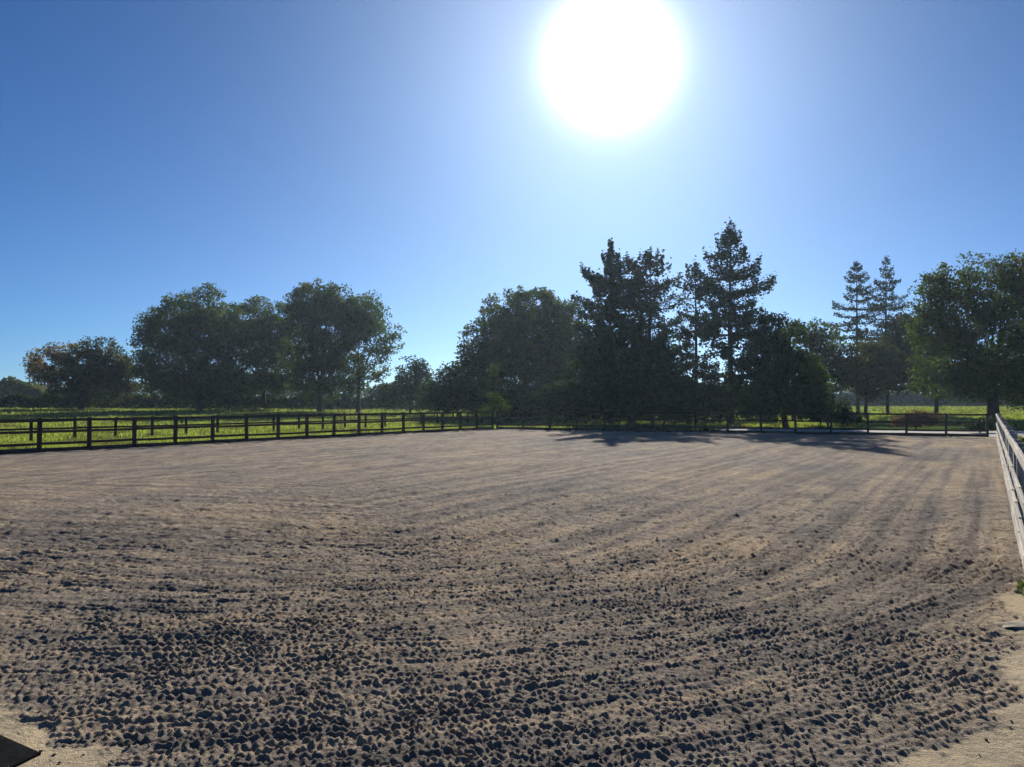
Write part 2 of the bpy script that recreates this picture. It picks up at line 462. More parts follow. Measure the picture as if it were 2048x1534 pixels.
def build_arena():
    th = np.concatenate([np.linspace(R(-68), R(-37), 60, endpoint=False), np.linspace(R(-37), R(37), 650), np.linspace(R(37), R(50), 30)[1:]])
    rl = [2.3]
    while rl[-1] < 63.0:
        r_ = rl[-1]
        rl.append(r_ * (1 + (0.0045 if r_ < 3.3 else 0.0021 + 0.00006 * r_)))
    rr = np.array(rl)
    drr = np.gradient(rr)
    RR, TT = np.meshgrid(rr, th, indexing='ij')
    X, Y = RR * np.sin(TT), RR * np.cos(TT)
    jit = rng.uniform(-0.3, 0.3, X.shape) * RR * 0.0018
    X = X + jit
    res = np.maximum(RR * 0.0017, drr[:, None])
    h, bare, dN, dR, dL, dF = arena_height(X, Y, res)
    streak = arena_height.streak
    V = np.stack([X, Y, h], -1).reshape(-1, 3)
    nr, nt = X.shape
    ok = ((dR - 0.36 * sstep(6.0, 9.5, Y) > -0.22) & (dL > -0.05) & (dF > -0.05))
    idx = np.arange(nr * nt).reshape(nr, nt)
    keepf = ok[:-1, :-1] & ok[1:, :-1] & ok[1:, 1:] & ok[:-1, 1:]
    Fq = np.stack([idx[:-1, :-1], idx[1:, :-1], idx[1:, 1:], idx[:-1, 1:]], -1)[keepf][:, ::-1]
    used = np.zeros(nr * nt, bool); used[Fq.ravel()] = True
    remap = np.cumsum(used) - 1
    me = mesh_np('arena_surface', V[used], remap[Fq], M_SAND, True)
    at = me.attributes.new('bare', 'FLOAT', 'POINT')
    at.data.foreach_set('value', bare.reshape(-1)[used].astype(np.float32))
    at = me.attributes.new('streak', 'FLOAT', 'POINT')
    at.data.foreach_set('value', streak.reshape(-1)[used].astype(np.float32))
    o = add('arena_surface', me)
    tag(o, kind='structure')
build_arena()

# ---- sand under the gateway corner, round the camera's feet
def build_apron():
    n = 60
    th = np.linspace(0, 2 * np.pi, n, endpoint=False)
    rr = np.linspace(0, 1, 22)[1:]
    pts = [(0.0, 0.0, -0.07)]
    for r_ in rr:
        for t in th:
            x, y = 0.8 + 6.6 * r_ * math.cos(t), 1.2 + 6.0 * r_ * math.sin(t)
            pts.append((x, y, -0.075 + 0.012 * float(gnoise(np.array(x / 0.6), np.array(y / 0.6), 3)) - 0.02 * max(0, r_ - 0.85) / 0.15))
    F_ = []
    for k in range(n): F_.append((0, 1 + k, 1 + (k + 1) % n))
    for i in range(len(rr) - 1):
        a, b = 1 + i * n, 1 + (i + 1) * n
        for k in range(n):
            k2 = (k + 1) % n
            F_.append((a + k, b + k, b + k2)); F_.append((a + k, b + k2, a + k2))
    me = bpy.data.meshes.new('gateway_sand'); me.from_pydata(pts, [], F_); me.update(); me.materials.append(M_PALE)
    for p in me.polygons: p.use_smooth = True
    tag(add('gateway_sand', me), kind='structure')
build_apron()

# ---- pale gravel yard behind the far fence, right of the conifers
YARD_A0, YARD_O0, YARD_O1 = 13.0, 0.25, 13.5
def build_track():
    n, mrow = 70, 9
    out = -nF
    V, F_ = [], []
    for i in range(n + 1):
        al = YARD_A0 + 44.0 * i / n
        c = A + eF * al
        for k in range(mrow):
            w = 0.5 * float(gnoise(np.array(i * 0.31), np.array(k * 3.1), 6)) if k == mrow - 1 else 0.0
            p = c + out * (YARD_O0 + (YARD_O1 - YARD_O0) * k / (mrow - 1) + w)
            edge = k in (0, mrow - 1) or i in (0, n)
            V.append((p[0], p[1], float(terrain_z(np.array(p[0]), np.array(p[1]))) + (0.012 if edge else 0.045)))
    for i in range(n):
        for k in range(mrow - 1):
            b = i * mrow + k
            F_.append((b, b + mrow, b + mrow + 1, b + 1))
    me = bpy.data.meshes.new('gravel_yard'); me.from_pydata(V, [], F_); me.update(); me.materials.append(M_TRACK)
    tag(add('gravel_yard', me), kind='structure')
build_track()

# ------------------------------------------------------------------ fences
def post_mesh(name, mat, w, h, below=0.35, chamfer=0.02):
    V = []
    for z, k in ((-below, 1.0), (h - chamfer, 1.0), (h, 0.72)):
        for x, y in ((-1, -1), (1, -1), (1, 1), (-1, 1)): V.append((x * w / 2 * k, y * w / 2 * k, z))
    F_ = [(3, 2, 1, 0), (8, 9, 10, 11)]
    for l in (0, 4):
        for k in range(4):
            k2 = (k + 1) % 4
            F_.append((l + k, l + k2, l + 4 + k2, l + 4 + k))
    me = bpy.data.meshes.new(name); me.from_pydata(V, [], F_); me.update(); me.materials.append(mat)
    return me

def board_mesh(name, mat, h, t):
    """unit-length board along x with eased edges and a slight bow"""
    n = 4
    prof = [(-t/2, -h/2+0.006), (-t/2+0.006, -h/2), (t/2-0.006, -h/2), (t/2, -h/2+0.006), (t/2, h/2-0.006), (t/2-0.006, h/2), (-t/2+0.006, h/2), (-t/2, h/2-0.006)]
    V, F_ = [], []
    for i in range(n + 1):
        u = i / n - 0.5
        bow = -0.010 * (1 - 4 * u * u) * 0.8
        for y, z in prof: V.append((u, y, z + bow))
    m = len(prof)
    for i in range(n):
        for k in range(m):
            k2 = (k + 1) % m
            F_.append((i*m+k, (i+1)*m+k, (i+1)*m+k2, i*m+k2))
    F_.append(tuple(range(m))); F_.append(tuple(n*m + k for k in range(m))[::-1])
    me = bpy.data.meshes.new(name); me.from_pydata(V, [], F_); me.update(); me.materials.append(mat)
    return me

def fence(name, label, p0, p1, spacing, rails, mat, post_h=1.18, post_w=0.115, rail_h=0.092, rail_t=0.038, kick=0.2, side=1, seed=0, phase=0.0, kick_mat=None):
    rnd = random.Random(seed)
    p0, p1 = Vector((*p0, 0)), Vector((*p1, 0))
    Lh = (p1 - p0).length
    d = (p1 - p0) / Lh
    ang = math.atan2(d.y, d.x)
    nrm = Vector((-d.y, d.x, 0)) * side
    root = empty(name, p0, ang)
    tag(root, label, 'fence')
    pm = post_mesh(name + '_post', mat, post_w, post_h)
    rm = board_mesh(name + '_rail', mat, rail_h, rail_t)
    n = max(1, int(round((Lh - phase) / spacing)))
    xs = [phase + (Lh - phase) * i / n for i in range(n + 1)]
    def gz(x):
        p = p0 + d * x
        return float(terrain_z(np.array(p.x), np.array(p.y))) + 0.03 if kick == 0 else 0.0
    for x in xs:
        o = add('post', pm, root, (x, 0, gz(x) + rnd.uniform(-0.03, 0.03)))
        o.rotation_euler = (rnd.uniform(-0.02, 0.02), rnd.uniform(-0.02, 0.02), rnd.uniform(-0.06, 0.06))
    yo = side * (post_w / 2 + rail_t / 2 + 0.004)
    km = board_mesh(name + '_kickboard', kick_mat or mat, kick, 0.045) if kick else None
    for i in range(n):
        x0, x1 = xs[i], xs[i+1]
        for hz in rails:
            o = add('rail', rm, root, ((x0 + x1) / 2, yo, (gz(x0) + gz(x1)) / 2 + hz + rnd.uniform(-0.012, 0.012)))
            o.scale = (x1 - x0 - 0.006, 1, 1)
            o.rotation_euler = (rnd.uniform(-0.02, 0.02), rnd.uniform(-0.006, 0.006) - (gz(x1) - gz(x0)) / (x1 - x0), 0)
        if km:
            o = add('kickboard', km, root, ((x0 + x1) / 2, yo + side * 0.004, kick / 2 - 0.05 + rnd.uniform(-0.01, 0.01)))
            o.scale = (x1 - x0 - 0.006, 1, 1)
            o.rotation_euler = (rnd.uniform(-0.03, 0.03), rnd.uniform(-0.004, 0.004), 0)
    return root

y_start = 22.0
fence('post_and_rail_fence', 'dark post and rail fence along the left side of the arena, before the meadow', (left_line(y_start), y_start), A, 1.78, (1.12, 0.72, 0.30), M_SHADEWOOD, side=-1, seed=3)
fence('post_and_rail_fence', 'dark post and rail fence across the far end of the sand arena, below the conifers', A + eF * 0.35, B - eF * 0.35, 1.8, (1.12, 0.72, 0.30), M_SHADEWOOD, side=-1, seed=4)
fence('post_and_rail_fence', 'pale sunlit post and rail fence running along the right edge of the arena', (right_line(6.6) + 0.12, 6.6), B + np.array((0.14, 0.0)), 1.8, (1.12, 0.66, 0.30), M_SUNWOOD, side=1, seed=5, kick=0.24, rail_h=0.12)
off = 9.6
fence('post_and_rail_fence', 'second thinner fence out in the meadow, behind the left arena fence', (left_line(24) - off, 24), (left_line(70) - off, 70), 1.95, (0.98, 0.62), M_SHADEWOOD, post_h=1.10, post_w=0.10, rail_h=0.09, side=-1, seed=6, kick=0)

# ------------------------------------------------------------------ foliage
def leaf_cards(C, size, rnd, flat=0.0, kite=True):
    """one kite-shaped spray of leaves at every point of C (n,3)"""
    n = len(C)
    a = rnd.normal(size=(n, 3)); a[:, 2] *= (1 - flat)
    a /= np.linalg.norm(a, axis=1)[:, None] + 1e-9
    b = rnd.normal(size=(n, 3)); b -= a * np.sum(a * b, 1)[:, None]; b /= np.linalg.norm(b, axis=1)[:, None] + 1e-9
    c = np.cross(a, b)
    s = (1.15 * size * rnd.uniform(0.6, 1.35, n))[:, None]
    v0 = C - a * s * 0.55; v2 = C + a * s * 0.6
    v1 = C + b * s * 0.36 + c * s * 0.10 - a * s * 0.05; v3 = C - b * s * 0.36 + c * s * 0.10 + a * s * 0.05
    V = np.stack([v0, v1, v2, v3], 1).reshape(-1, 3)
    F_ = np.arange(4 * n).reshape(n, 4)
    return V, F_

def crown_points(lobes, rnd, clump_r, per_clump, dens, shell=0.5):
    """lobes: (centre xyz, radii xyz). Clumps over each lobe's outer volume, leaves in each clump."""
    out = []
    for c, r in lobes:
        c, r = np.array(c), np.array(r)
        area = 4 * np.pi * ((r[0]*r[1])**1.6/3 + (r[0]*r[2])**1.6/3 + (r[1]*r[2])**1.6/3) ** (1/1.6)
        k = max(6, int(3.3 * dens * area / (clump_r ** 2)))
        d = rnd.normal(size=(k, 3)); d /= np.linalg.norm(d, axis=1)[:, None]
        q = np.where(rnd.uniform(size=k) < 0.25, rnd.uniform(0.1, shell, k), shell + (1 - shell) * rnd.uniform(0, 1, k) ** 0.6)
        cc = c + d * r * q[:, None]
        cr = clump_r * rnd.uniform(0.55, 1.35, k)
        m = rnd.poisson(per_clump * (cr / clump_r) ** 2) + 2
        ids = np.repeat(np.arange(k), m)
        e = rnd.normal(size=(len(ids), 3)); e /= np.linalg.norm(e, axis=1)[:, None]
        rad = rnd.uniform(0, 1, len(ids)) ** 0.5
        p = cc[ids] + e * (rad * cr[ids])[:, None] * np.array((1.15, 1.15, 0.8))
        out.append(p)
    return np.concatenate(out)

def tree(name, label, cat, z, lobes_px, trunk_px, mat, seed, clump=0.95, per=34, dens=0.16, leaf=0.34, trunk_r=0.32, group=None, extra=None, limbs=True, depth=0.8, bark=None, base_dz=0.0):
    """broadleaf tree standing at depth z; lobes_px: (px, py, rx px, ry px) of its crown's masses as they show in the photograph"""
    rnd = np.random.default_rng(seed)
    per = int(per * (1.4 if z > 72 else 2.2)); leaf = leaf * (1.0 if z > 72 else 0.8)
    bx, by = PX(trunk_px, z), z
    gz = float(terrain_z(np.array(bx), np.array(by))) + base_dz
    root = empty(name, (bx, by, gz))
    tag(root, label, cat, group)
    def conv(lp):
        L_ = []
        for px, py, rx, ry in lp:
            rxm, rym = 1.14 * rx / F_PX * z, 1.12 * ry / F_PX * z
            off = rnd.uniform(-0.35, 0.35) * rxm
            L_.append(((PX(px, z) - bx, off, HY(py, z) - gz), (rxm, rxm * depth, rym)))
        return L_
    L_ = conv(lobes_px)
    pts = crown_points(L_, rnd, clump, per, dens)
    pts = pts[pts[:, 2] > 0.15]
    V, F_ = leaf_cards(pts, leaf * 0.82, rnd)
    add('crown', mesh_np(name + '_crown', V, F_, mat), root)
    if extra:
        em, elp = extra
        p2 = crown_points(conv(elp), rnd, clump, per, dens)
        V, F_ = leaf_cards(p2, leaf * 0.82, rnd)
        add('turning_foliage', mesh_np(name + '_turning', V, F_, em), root)['label'] = 'yellowing leaves on the left side of the crown'
    if limbs:
        mb = MB()
        zs = [l[0][2] for l in L_]
        mid = min(zs) * 0.9 + 0.1 * max(zs)
        top = Vector((rnd.uniform(-.2, .2), 0, mid))
        mb.tube([(0, 0, -0.3), (0.02, 0, 0.15), (rnd.uniform(-.1, .1), 0, mid * 0.5), top], [trunk_r * 1.55, trunk_r * 1.15, trunk_r * 0.92, trunk_r * 0.75], 8)
        add('trunk', mb.mesh(name + '_trunk', bark or M_BARK, True), root)
        mb = MB()
        for c, r in L_:
            for q in range(3):
                s = Vector((rnd.uniform(-.1, .1), 0, mid * rnd.uniform(0.75, 1.0)))
                e = Vector(c) + Vector((rnd.uniform(-.6, .6) * r[0], rnd.uniform(-.6, .6) * r[1], rnd.uniform(-.3, .6) * r[2]))
                m1 = s.lerp(e, 0.4) + Vector((rnd.uniform(-.4, .4), rnd.uniform(-.4, .4), rnd.uniform(0, .5)))
                k = trunk_r * rnd.uniform(0.16, 0.32)
                mb.tube([s, m1, e], [k, k * 0.65, k * 0.18], 5)
        add('limbs', mb.mesh(name + '_limbs', bark or M_BARK, True), root)
    return root

def conifer(name, label, z, px, top_y, bottom_y, half_px, mat, seed, whorls=26, per_branch=26, leaf=0.3, shape=None, gaps=0.0, trunk_r=0.2, droop=0.25, thick=0.22, group=None, cat='conifer'):
    rnd = np.random.default_rng(seed)
    bx, by = PX(px, z), z
    gz = float(terrain_z(np.array(bx), np.array(by)))
    root = empty(name, (bx, by, gz))
    tag(root, label, cat, group)
    H = HY(top_y, z) - gz
    h0 = max(0.3, HY(bottom_y, z) - gz)
    half = 1.35 * half_px / F_PX * z; per_branch = int(per_branch * 2.9)
    pts = []
    mb = MB()
    for w in range(whorls):
        t = (w + rnd.uniform(-.3, .3)) / (whorls - 1)
        t = min(max(t, 0), 1)
        h = h0 + (H - h0) * (t ** 0.92)
        s = shape(t) if shape else (1 - t) ** 0.8
        nb = rnd.integers(5, 8)
        a0 = rnd.uniform(0, 6.28)
        for k in range(nb):
            if rnd.uniform() < gaps: continue
            an = a0 + k * 6.283 / nb + rnd.uniform(-.35, .35)
            Lb = half * s * rnd.uniform(0.62, 1.12) + 0.08
            up = 0.35 * t - droop * (1 - t) + rnd.uniform(-.12, .12)
            d = Vector((math.cos(an), math.sin(an), up)).normalized()
            st = Vector((0, 0, h))
            tip = st + d * Lb + Vector((0, 0, 0.10 * Lb))
            m1 = st + d * Lb * 0.55 + Vector((0, 0, -0.04 * Lb))
            rb = max(0.012, 0.028 * Lb)
            mb.tube([st, m1, tip], [rb, rb * 0.7, rb * 0.25], 4)
            n = max(5, int(per_branch * Lb))
            u = rnd.uniform(0.12, 1.03, n) ** 0.75
            P0 = np.array(st)[None] * ((1 - u) ** 2)[:, None] + 2 * np.array(m1)[None] * (u * (1 - u))[:, None] + np.array(tip)[None] * (u ** 2)[:, None]
            side = np.array((-math.sin(an), math.cos(an), 0))
            wdt = 0.30 * Lb * (1.05 - u) + 0.10
            P0 = P0 + side[None] * (rnd.uniform(-1, 1, n) * wdt)[:, None] + np.array((0, 0, 1.0))[None] * (rnd.normal(size=n) * thick - 0.05)[:, None]
            pts.append(P0)
    n = 30
    hh = rnd.uniform(0.9, 1.0, n) * H
    pts.append(np.stack([rnd.normal(size=n) * 0.12, rnd.normal(size=n) * 0.12, hh], 1))
    V, F_ = leaf_cards(np.concatenate(pts), leaf * 0.62, rnd, flat=0.5)
    add('crown', mesh_np(name + '_crown', V, F_, mat), root)
    mb.tube([(0, 0, -0.3), (0, 0, 0.2), (rnd.uniform(-.12, .12), 0, H * 0.5), (0, 0, H * 0.98)], [trunk_r * 1.5, trunk_r * 1.1, trunk_r * 0.7, 0.02], 7)
    add('trunk', mb.mesh(name + '_trunk', M_BARK, True), root)
    return root

# ---- trees left of the gap
tree('broadleaf_tree', 'low spreading tree with yellowing leaves, leftmost tree beyond the meadow', 'tree', 120, [(175, 748, 68, 58), (205, 722, 50, 42), (235, 762, 32, 42), (150, 770, 50, 38)], 163, M_BROWN, 101,
     extra=(M_AUT, [(80, 735, 22, 27), (122, 716, 32, 34), (95, 752, 25, 15)]), trunk_r=0.4)
tree('broadleaf_tree', 'big round topped oak standing between the low yellowing tree and the taller oak', 'tree', 115, [(405, 636, 72, 56), (335, 690, 58, 62), (430, 700, 66, 72), (308, 655, 30, 34), (370, 755, 58, 40), (300, 735, 30, 36), (440, 765, 50, 34), (330, 770, 40, 26), (395, 790, 50, 16)], 400, M_OAK, 102, trunk_r=0.42, dens=0.19)
tree('broadleaf_tree', 'lower oak filling the gap between the two big oaks on the left', 'tree', 126, [(530, 648, 62, 50), (500, 720, 62, 56), (570, 700, 56, 66), (470, 650, 34, 44), (490, 770, 44, 26), (560, 770, 44, 24)], 527, M_OAK, 103, trunk_r=0.36, dens=0.17)
tree('broadleaf_tree', 'tallest oak of the left group, with a rounded crown and sky gaps', 'tree', 112, [(640, 606, 66, 46), (690, 645, 58, 56), (635, 675, 60, 62), (725, 640, 38, 42), (600, 615, 30, 34), (610, 735, 50, 42), (670, 735, 50, 48), (640, 775, 44, 24)], 640, M_OAK, 104, trunk_r=0.4, dens=0.17)
tree('broadleaf_tree', 'thin airy tree with pale leaves at the right end of the left group', 'tree', 108, [(752, 668, 46, 50), (725, 735, 42, 44), (778, 705, 26, 38), (735, 620, 30, 30), (700, 690, 40, 50), (700, 770, 36, 22)], 716, M_OAK2, 105, trunk_r=0.26, dens=0.11, per=28, leaf=0.32)
tree('shrub', 'dark rounded bush below the gap in the trees, left of the round tree', 'shrub', 104, [(822, 765, 32, 42), (785, 792, 36, 22), (850, 775, 26, 36), (838, 735, 14, 16)], 820, M_LAUREL, 106, limbs=True, trunk_r=0.15, dens=0.2)
tree('shrub', 'dense dark thicket at the left foot of the round tree', 'shrub', 92, [(905, 778, 48, 40), (940, 755, 36, 40), (880, 800, 46, 26), (960, 800, 50, 30)], 915, M_LAUREL, 107, trunk_r=0.15, dens=0.2)
# ---- middle
tree('broadleaf_tree', 'wide dome shaped tree left of the tall conifers', 'tree', 90, [(1050, 640, 90, 62), (985, 695, 56, 60), (1112, 668, 58, 62), (1050, 735, 100, 62), (952, 715, 26, 26), (1130, 740, 55, 60)], 1050, M_OAK, 108, trunk_r=0.5, dens=0.18, clump=0.75, leaf=0.3)
conifer('conifer_tree', 'pointed spruce with a narrow spire, leftmost of the tall conifers', 68, 1222, 487, 800, 70, M_CON, 201, whorls=26, gaps=0.30, shape=lambda t: (min(1.0, ((0.93 - t) / 0.30) ** 0.8) if t < 0.93 else 0.0) * (0.82 + 0.18 * math.sin(t * 27)) + 0.05, droop=0.05, leaf=0.34)
conifer('conifer_tree', 'ragged topped larch between the narrow spruce and the tall pine', 69, 1302, 502, 790, 66, M_LARCH, 202, whorls=21, gaps=0.36, shape=lambda t: min(1.0, ((1 - t) / 0.3) ** 0.7) * (0.8 + 0.2 * math.sin(t * 17)) + 0.02, droop=-0.2, per_branch=22)
tree('broadleaf_tree', 'broad dark evergreen mass in front of the spruce and larch', 'tree', 63, [(1195, 735, 50, 72), (1275, 730, 60, 76), (1335, 750, 44, 74), (1230, 790, 80, 40), (1310, 800, 60, 32)], 1262, M_LAUREL, 203, trunk_r=0.3, dens=0.17, clump=0.7, leaf=0.28)
conifer('conifer_tree', 'slender see-through pine with a bare lower trunk, left of the tallest pine', 66, 1392, 525, 760, 46, M_LARCH, 204, whorls=16, gaps=0.3, shape=lambda t: min(1.0, ((1 - t) / 0.4) ** 0.7) * (0.75 + 0.25 * math.sin(t * 19)), per_branch=20, trunk_r=0.17)
conifer('conifer_tree', 'tallest pine, pointed top above open tiers of branches', 63, 1463, 446, 770, 92, M_CON, 205, whorls=19, gaps=0.26, shape=lambda t: min(1.0, ((1 - t) / 0.4) ** 0.9) * (0.55 + 0.45 * t) * (0.8 + 0.2 * math.sin(t * 25)), per_branch=24, trunk_r=0.24, droop=0.05, thick=0.26)
tree('shrub', 'rounded dark holly standing right of the tallest pine', 'shrub', 57, [(1558, 690, 56, 62), (1525, 755, 52, 62), (1608, 765, 52, 56), (1570, 805, 74, 34)], 1570, M_LAUREL, 206, trunk_r=0.2, dens=0.2, clump=0.6, leaf=0.25)
tree('broadleaf_tree', 'tree with a sloping crown behind the dark holly', 'tree', 82, [(1605, 685, 52, 44), (1650, 700, 36, 42), (1640, 745, 40, 40)], 1620, M_OAK, 207, trunk_r=0.3, dens=0.15)
tree('broadleaf_tree', 'made-up lime green sapling standing in for the sunlit right edge of the dark holly', 'tree', 55.5, [(1632, 745, 17, 22), (1645, 765, 15, 16), (1618, 735, 11, 12)], 1640, M_SUN_EDGE, 208, trunk_r=0.05, clump=0.35, leaf=0.17, per=20, dens=0.16)  # added sapling; its lime leaves stand in for sun on the holly
for q, (zz, lp, tp, lab) in enumerate((
        (66, [(1010, 810, 46, 26), (1050, 800, 40, 24)], 1020, 'low dark shrub under the dome shaped tree, near the far left corner of the arena'),
        (64, [(1110, 805, 52, 26), (1150, 795, 40, 30)], 1128, 'low dark shrub at the left foot of the narrow spruce'),
        (61, [(1385, 800, 44, 38), (1440, 800, 44, 24), (1350, 800, 34, 36)], 1375, 'low dark shrub at the foot of the slender see-through pine'),
        (58, [(1650, 820, 40, 20), (1690, 832, 26, 12)], 1655, 'low spreading shrub right of the dark holly, above the far fence'))):
    tree('shrub', lab, 'shrub', zz, lp, tp, M_LAUREL, 220 + q, trunk_r=0.08, clump=0.5, leaf=0.24, dens=0.22)
# ---- right
conifer('conifer_tree', 'open spruce with sky between its branches, left one of the pair on the right', 95, 1716, 528, 760, 72, M_CON, 301, whorls=18, gaps=0.25, per_branch=15, shape=lambda t: (1 - t) ** 0.9 + 0.05, droop=0.3, thick=0.16)
conifer('conifer_tree', 'open spruce with a long thin leader, right one of the pair beside the big oak', 98, 1775, 516, 755, 64, M_CON, 302, whorls=18, gaps=0.22, per_branch=15, shape=lambda t: (1 - t) ** 1.0 + 0.04, droop=0.28, thick=0.16)
tree('broadleaf_tree', 'small bronze green tree on a thin straight trunk behind the far fence', 'tree', 80, [(1728, 735, 52, 46), (1690, 742, 34, 34), (1772, 718, 40, 44), (1735, 770, 44, 22)], 1730, M_BROWN, 303, trunk_r=0.17, clump=0.75, leaf=0.28, dens=0.16)
tree('broadleaf_tree', 'medium tree on a dark trunk between the bronze tree and the big right oak', 'tree', 88, [(1812, 690, 48, 56), (1845, 735, 48, 50), (1800, 745, 38, 38), (1860, 690, 40, 50)], 1872, M_BROWN, 304, trunk_r=0.2, dens=0.15, clump=0.7)
tree('broadleaf_tree', 'huge oak filling the right edge of the view above the right fence', 'tree', 62, [(1955, 590, 90, 66), (2035, 570, 66, 70), (1885, 590, 38, 46), (1905, 680, 78, 70), (2010, 690, 96, 76), (1858, 640, 34, 44), (2100, 640, 90, 110), (1960, 745, 80, 46), (1895, 765, 54, 32), (2035, 765, 80, 36)], 1986, M_OAK, 305, trunk_r=0.42, dens=0.14, clump=0.8, leaf=0.28)
tree('shrub', 'low russet brown shrub behind the far fence at the right', 'shrub', 55, [(1830, 838, 26, 13), (1805, 843, 18, 9), (1858, 840, 16, 12)], 1830, M_RUSSET, 306, trunk_r=0.04, clump=0.3, leaf=0.14, per=20, dens=0.25)
tree('broadleaf_tree', 'slim pale sapling with a bushy foot at the far left corner of the arena', 'tree', 54, [(990, 805, 18, 22), (1005, 815, 14, 12), (975, 825, 14, 12), (987, 745, 7, 26)], 987, M_OAK, 307, trunk_r=0.045, clump=0.32, leaf=0.16, per=16, dens=0.10)

# ---- hedges: one long leafy body each
def hedge(name, label, x0, y0, x1, y1, h, w, mat, seed, n, leaf, kind=None, hvar=0.2, seg=3.0):
    rnd = np.random.default_rng(seed)
    p0, p1 = np.array((x0, y0)), np.array((x1, y1))
    Lh = np.linalg.norm(p1 - p0); d = (p1 - p0) / Lh; nr = np.array((-d[1], d[0]))
    u = rnd.uniform(0, Lh, n)
    hh = h * (1 + hvar * gnoise(u / seg, u * 0 + seed, seed) * 1.6 + hvar * 0.5 * gnoise(u / (seg * 0.3), u * 0, seed + 1))
    v = rnd.uniform(0, 1, n) ** 0.7
    lat = rnd.uniform(-1, 1, n) * w / 2 * (1.05 - 0.35 * v)
    P = p0[None] + d[None] * u[:, None] + nr[None] * lat[:, None]
    zz = terrain_z(P[:, 0], P[:, 1]) + v * hh
    C = np.stack([P[:, 0], P[:, 1], zz], 1)
    V, F_ = leaf_cards(C, leaf, rnd)
    base = np.array((p0[0], p0[1], float(terrain_z(p0[0:1], p0[1:2])[0])))
    o = add(name, mesh_np(name, V - base, F_, mat), None, tuple(base))
    if kind: tag(o, label, 'woodland', kind=kind)
    else: tag(o, label, 'hedge')
    return o
hedge('hedge', 'long low dark hedge along the far side of the meadow, under the left trees', PX(-160, 132), 132, PX(1000, 128), 128, 2.1, 2.4, M_LAUREL, 401, 30000, 0.34)
hedge('hedge', 'low dark hedge beyond the bright grass at the right', PX(1560, 190), 190, PX(2300, 175), 175, 3.0, 2.5, M_LAUREL, 402, 24000, 0.5)
hedge('hedge', 'tangled dark thicket growing behind the foot of the tall conifers', PX(985, 78), 78, PX(1540, 72), 72, 3.2, 3.0, M_LAUREL, 405, 14000, 0.3, hvar=0.35, seg=4.0)
hedge('distant_woodland', 'far-off tree line on the horizon, seen between the trees', -420, 330, 420, 340, 7.2, 14, M_OAK2, 403, 32000, 1.3, kind='stuff', hvar=0.35, seg=28.0)
hedge('hedge', 'taller scrubby hedge at the far left edge, behind the low yellowing tree', PX(-200, 175), 175, PX(200, 180), 180, 4.6, 4, M_OAK2, 404, 9000, 0.6, hvar=0.3, seg=9.0)

# ---- meadow grass
def build_grass():
    rnd = np.random.default_rng(55)
    def strip(n, ylo, yhi, xf):
        y = ylo * (yhi / ylo) ** rnd.uniform(0, 1, n)
        x0, x1 = xf(y)
        return np.stack([x0 + (x1 - x0) * rnd.uniform(0, 1, n), y], 1)
    left = strip(52000, 24, 128, lambda y: (-0.72 * y - 2, np.minimum(left_line(y) - 0.3, np.where(y > 52, 0.12 * y - 7, 99))))
    mid = strip(16000, 52, 170, lambda y: (-0.05 * y - 2, 0.40 * y))
    right = strip(16000, 62, 175, lambda y: (0.30 * y, 0.74 * y))
    verge = strip(5000, 22, 52, lambda y: (left_line(y) - 1.5, left_line(y) - 0.12))
    rside = strip(6000, 9, 62, lambda y: (right_line(y) + 0.6, right_line(y) + 7 + 0.08 * y))
    P = np.concatenate([left, mid, right, rside, verge])
    dF = (P[:, 0] - A[0]) * nF[0] + (P[:, 1] - A[1]) * nF[1]
    al = (P[:, 0] - A[0]) * eF[0] + (P[:, 1] - A[1]) * eF[1]
    dR = (P[:, 0] - right_line(P[:, 1])) * nR[0]
    dL = (P[:, 0] - left_line(P[:, 1]))
    inside = (dF > -0.15) & (dL > -0.2) & (P[:, 0] < right_line(P[:, 1]) + 0.2)
    trk = (dF < -YARD_O0) & (dF > -YARD_O1) & (al > YARD_A0)
    thin = gnoise(P[:, 0] / 6, P[:, 1] / 6, 77) + 0.5 * gnoise(P[:, 0] / 1.7, P[:, 1] / 1.7, 78)
    P = P[~inside & (~trk | (rnd.uniform(size=len(P)) < 0.06)) & (thin > -0.42 + 0.2 * rnd.normal(size=len(P)))]
    n = len(P)
    z = terrain_z(P[:, 0], P[:, 1])
    V, F_ = [], []
    for b in range(3):
        az = rnd.uniform(0, 2 * np.pi, n)
        h = rnd.uniform(0.10, 0.30, n) * (1 + 0.5 * np.clip(gnoise(P[:, 0] / 4, P[:, 1] / 4, 79), -0.6, 1))
        w = 0.035 + 0.0004 * P[:, 1]
        ox, oy = rnd.normal(size=n) * 0.06, rnd.normal(size=n) * 0.06
        cx, cy = P[:, 0] + ox, P[:, 1] + oy
        lx, ly = np.cos(az), np.sin(az)
        lean = rnd.normal(size=(2, n)) * 0.45
        V.append(np.stack([np.stack([cx - lx * w, cy - ly * w, z - 0.01], 1), np.stack([cx + lx * w, cy + ly * w, z - 0.01], 1), np.stack([cx + lean[0] * h, cy + lean[1] * h, z + h], 1)], 1))
    V = np.concatenate(V).reshape(-1, 3)
    F_ = np.arange(len(V)).reshape(-1, 3)
    o = add('meadow_grass', mesh_np('meadow_grass', V, F_, M_GRASS))
    tag(o, 'short sunlit green grass of the meadow round the arena', 'grass', kind='stuff')
build_grass()

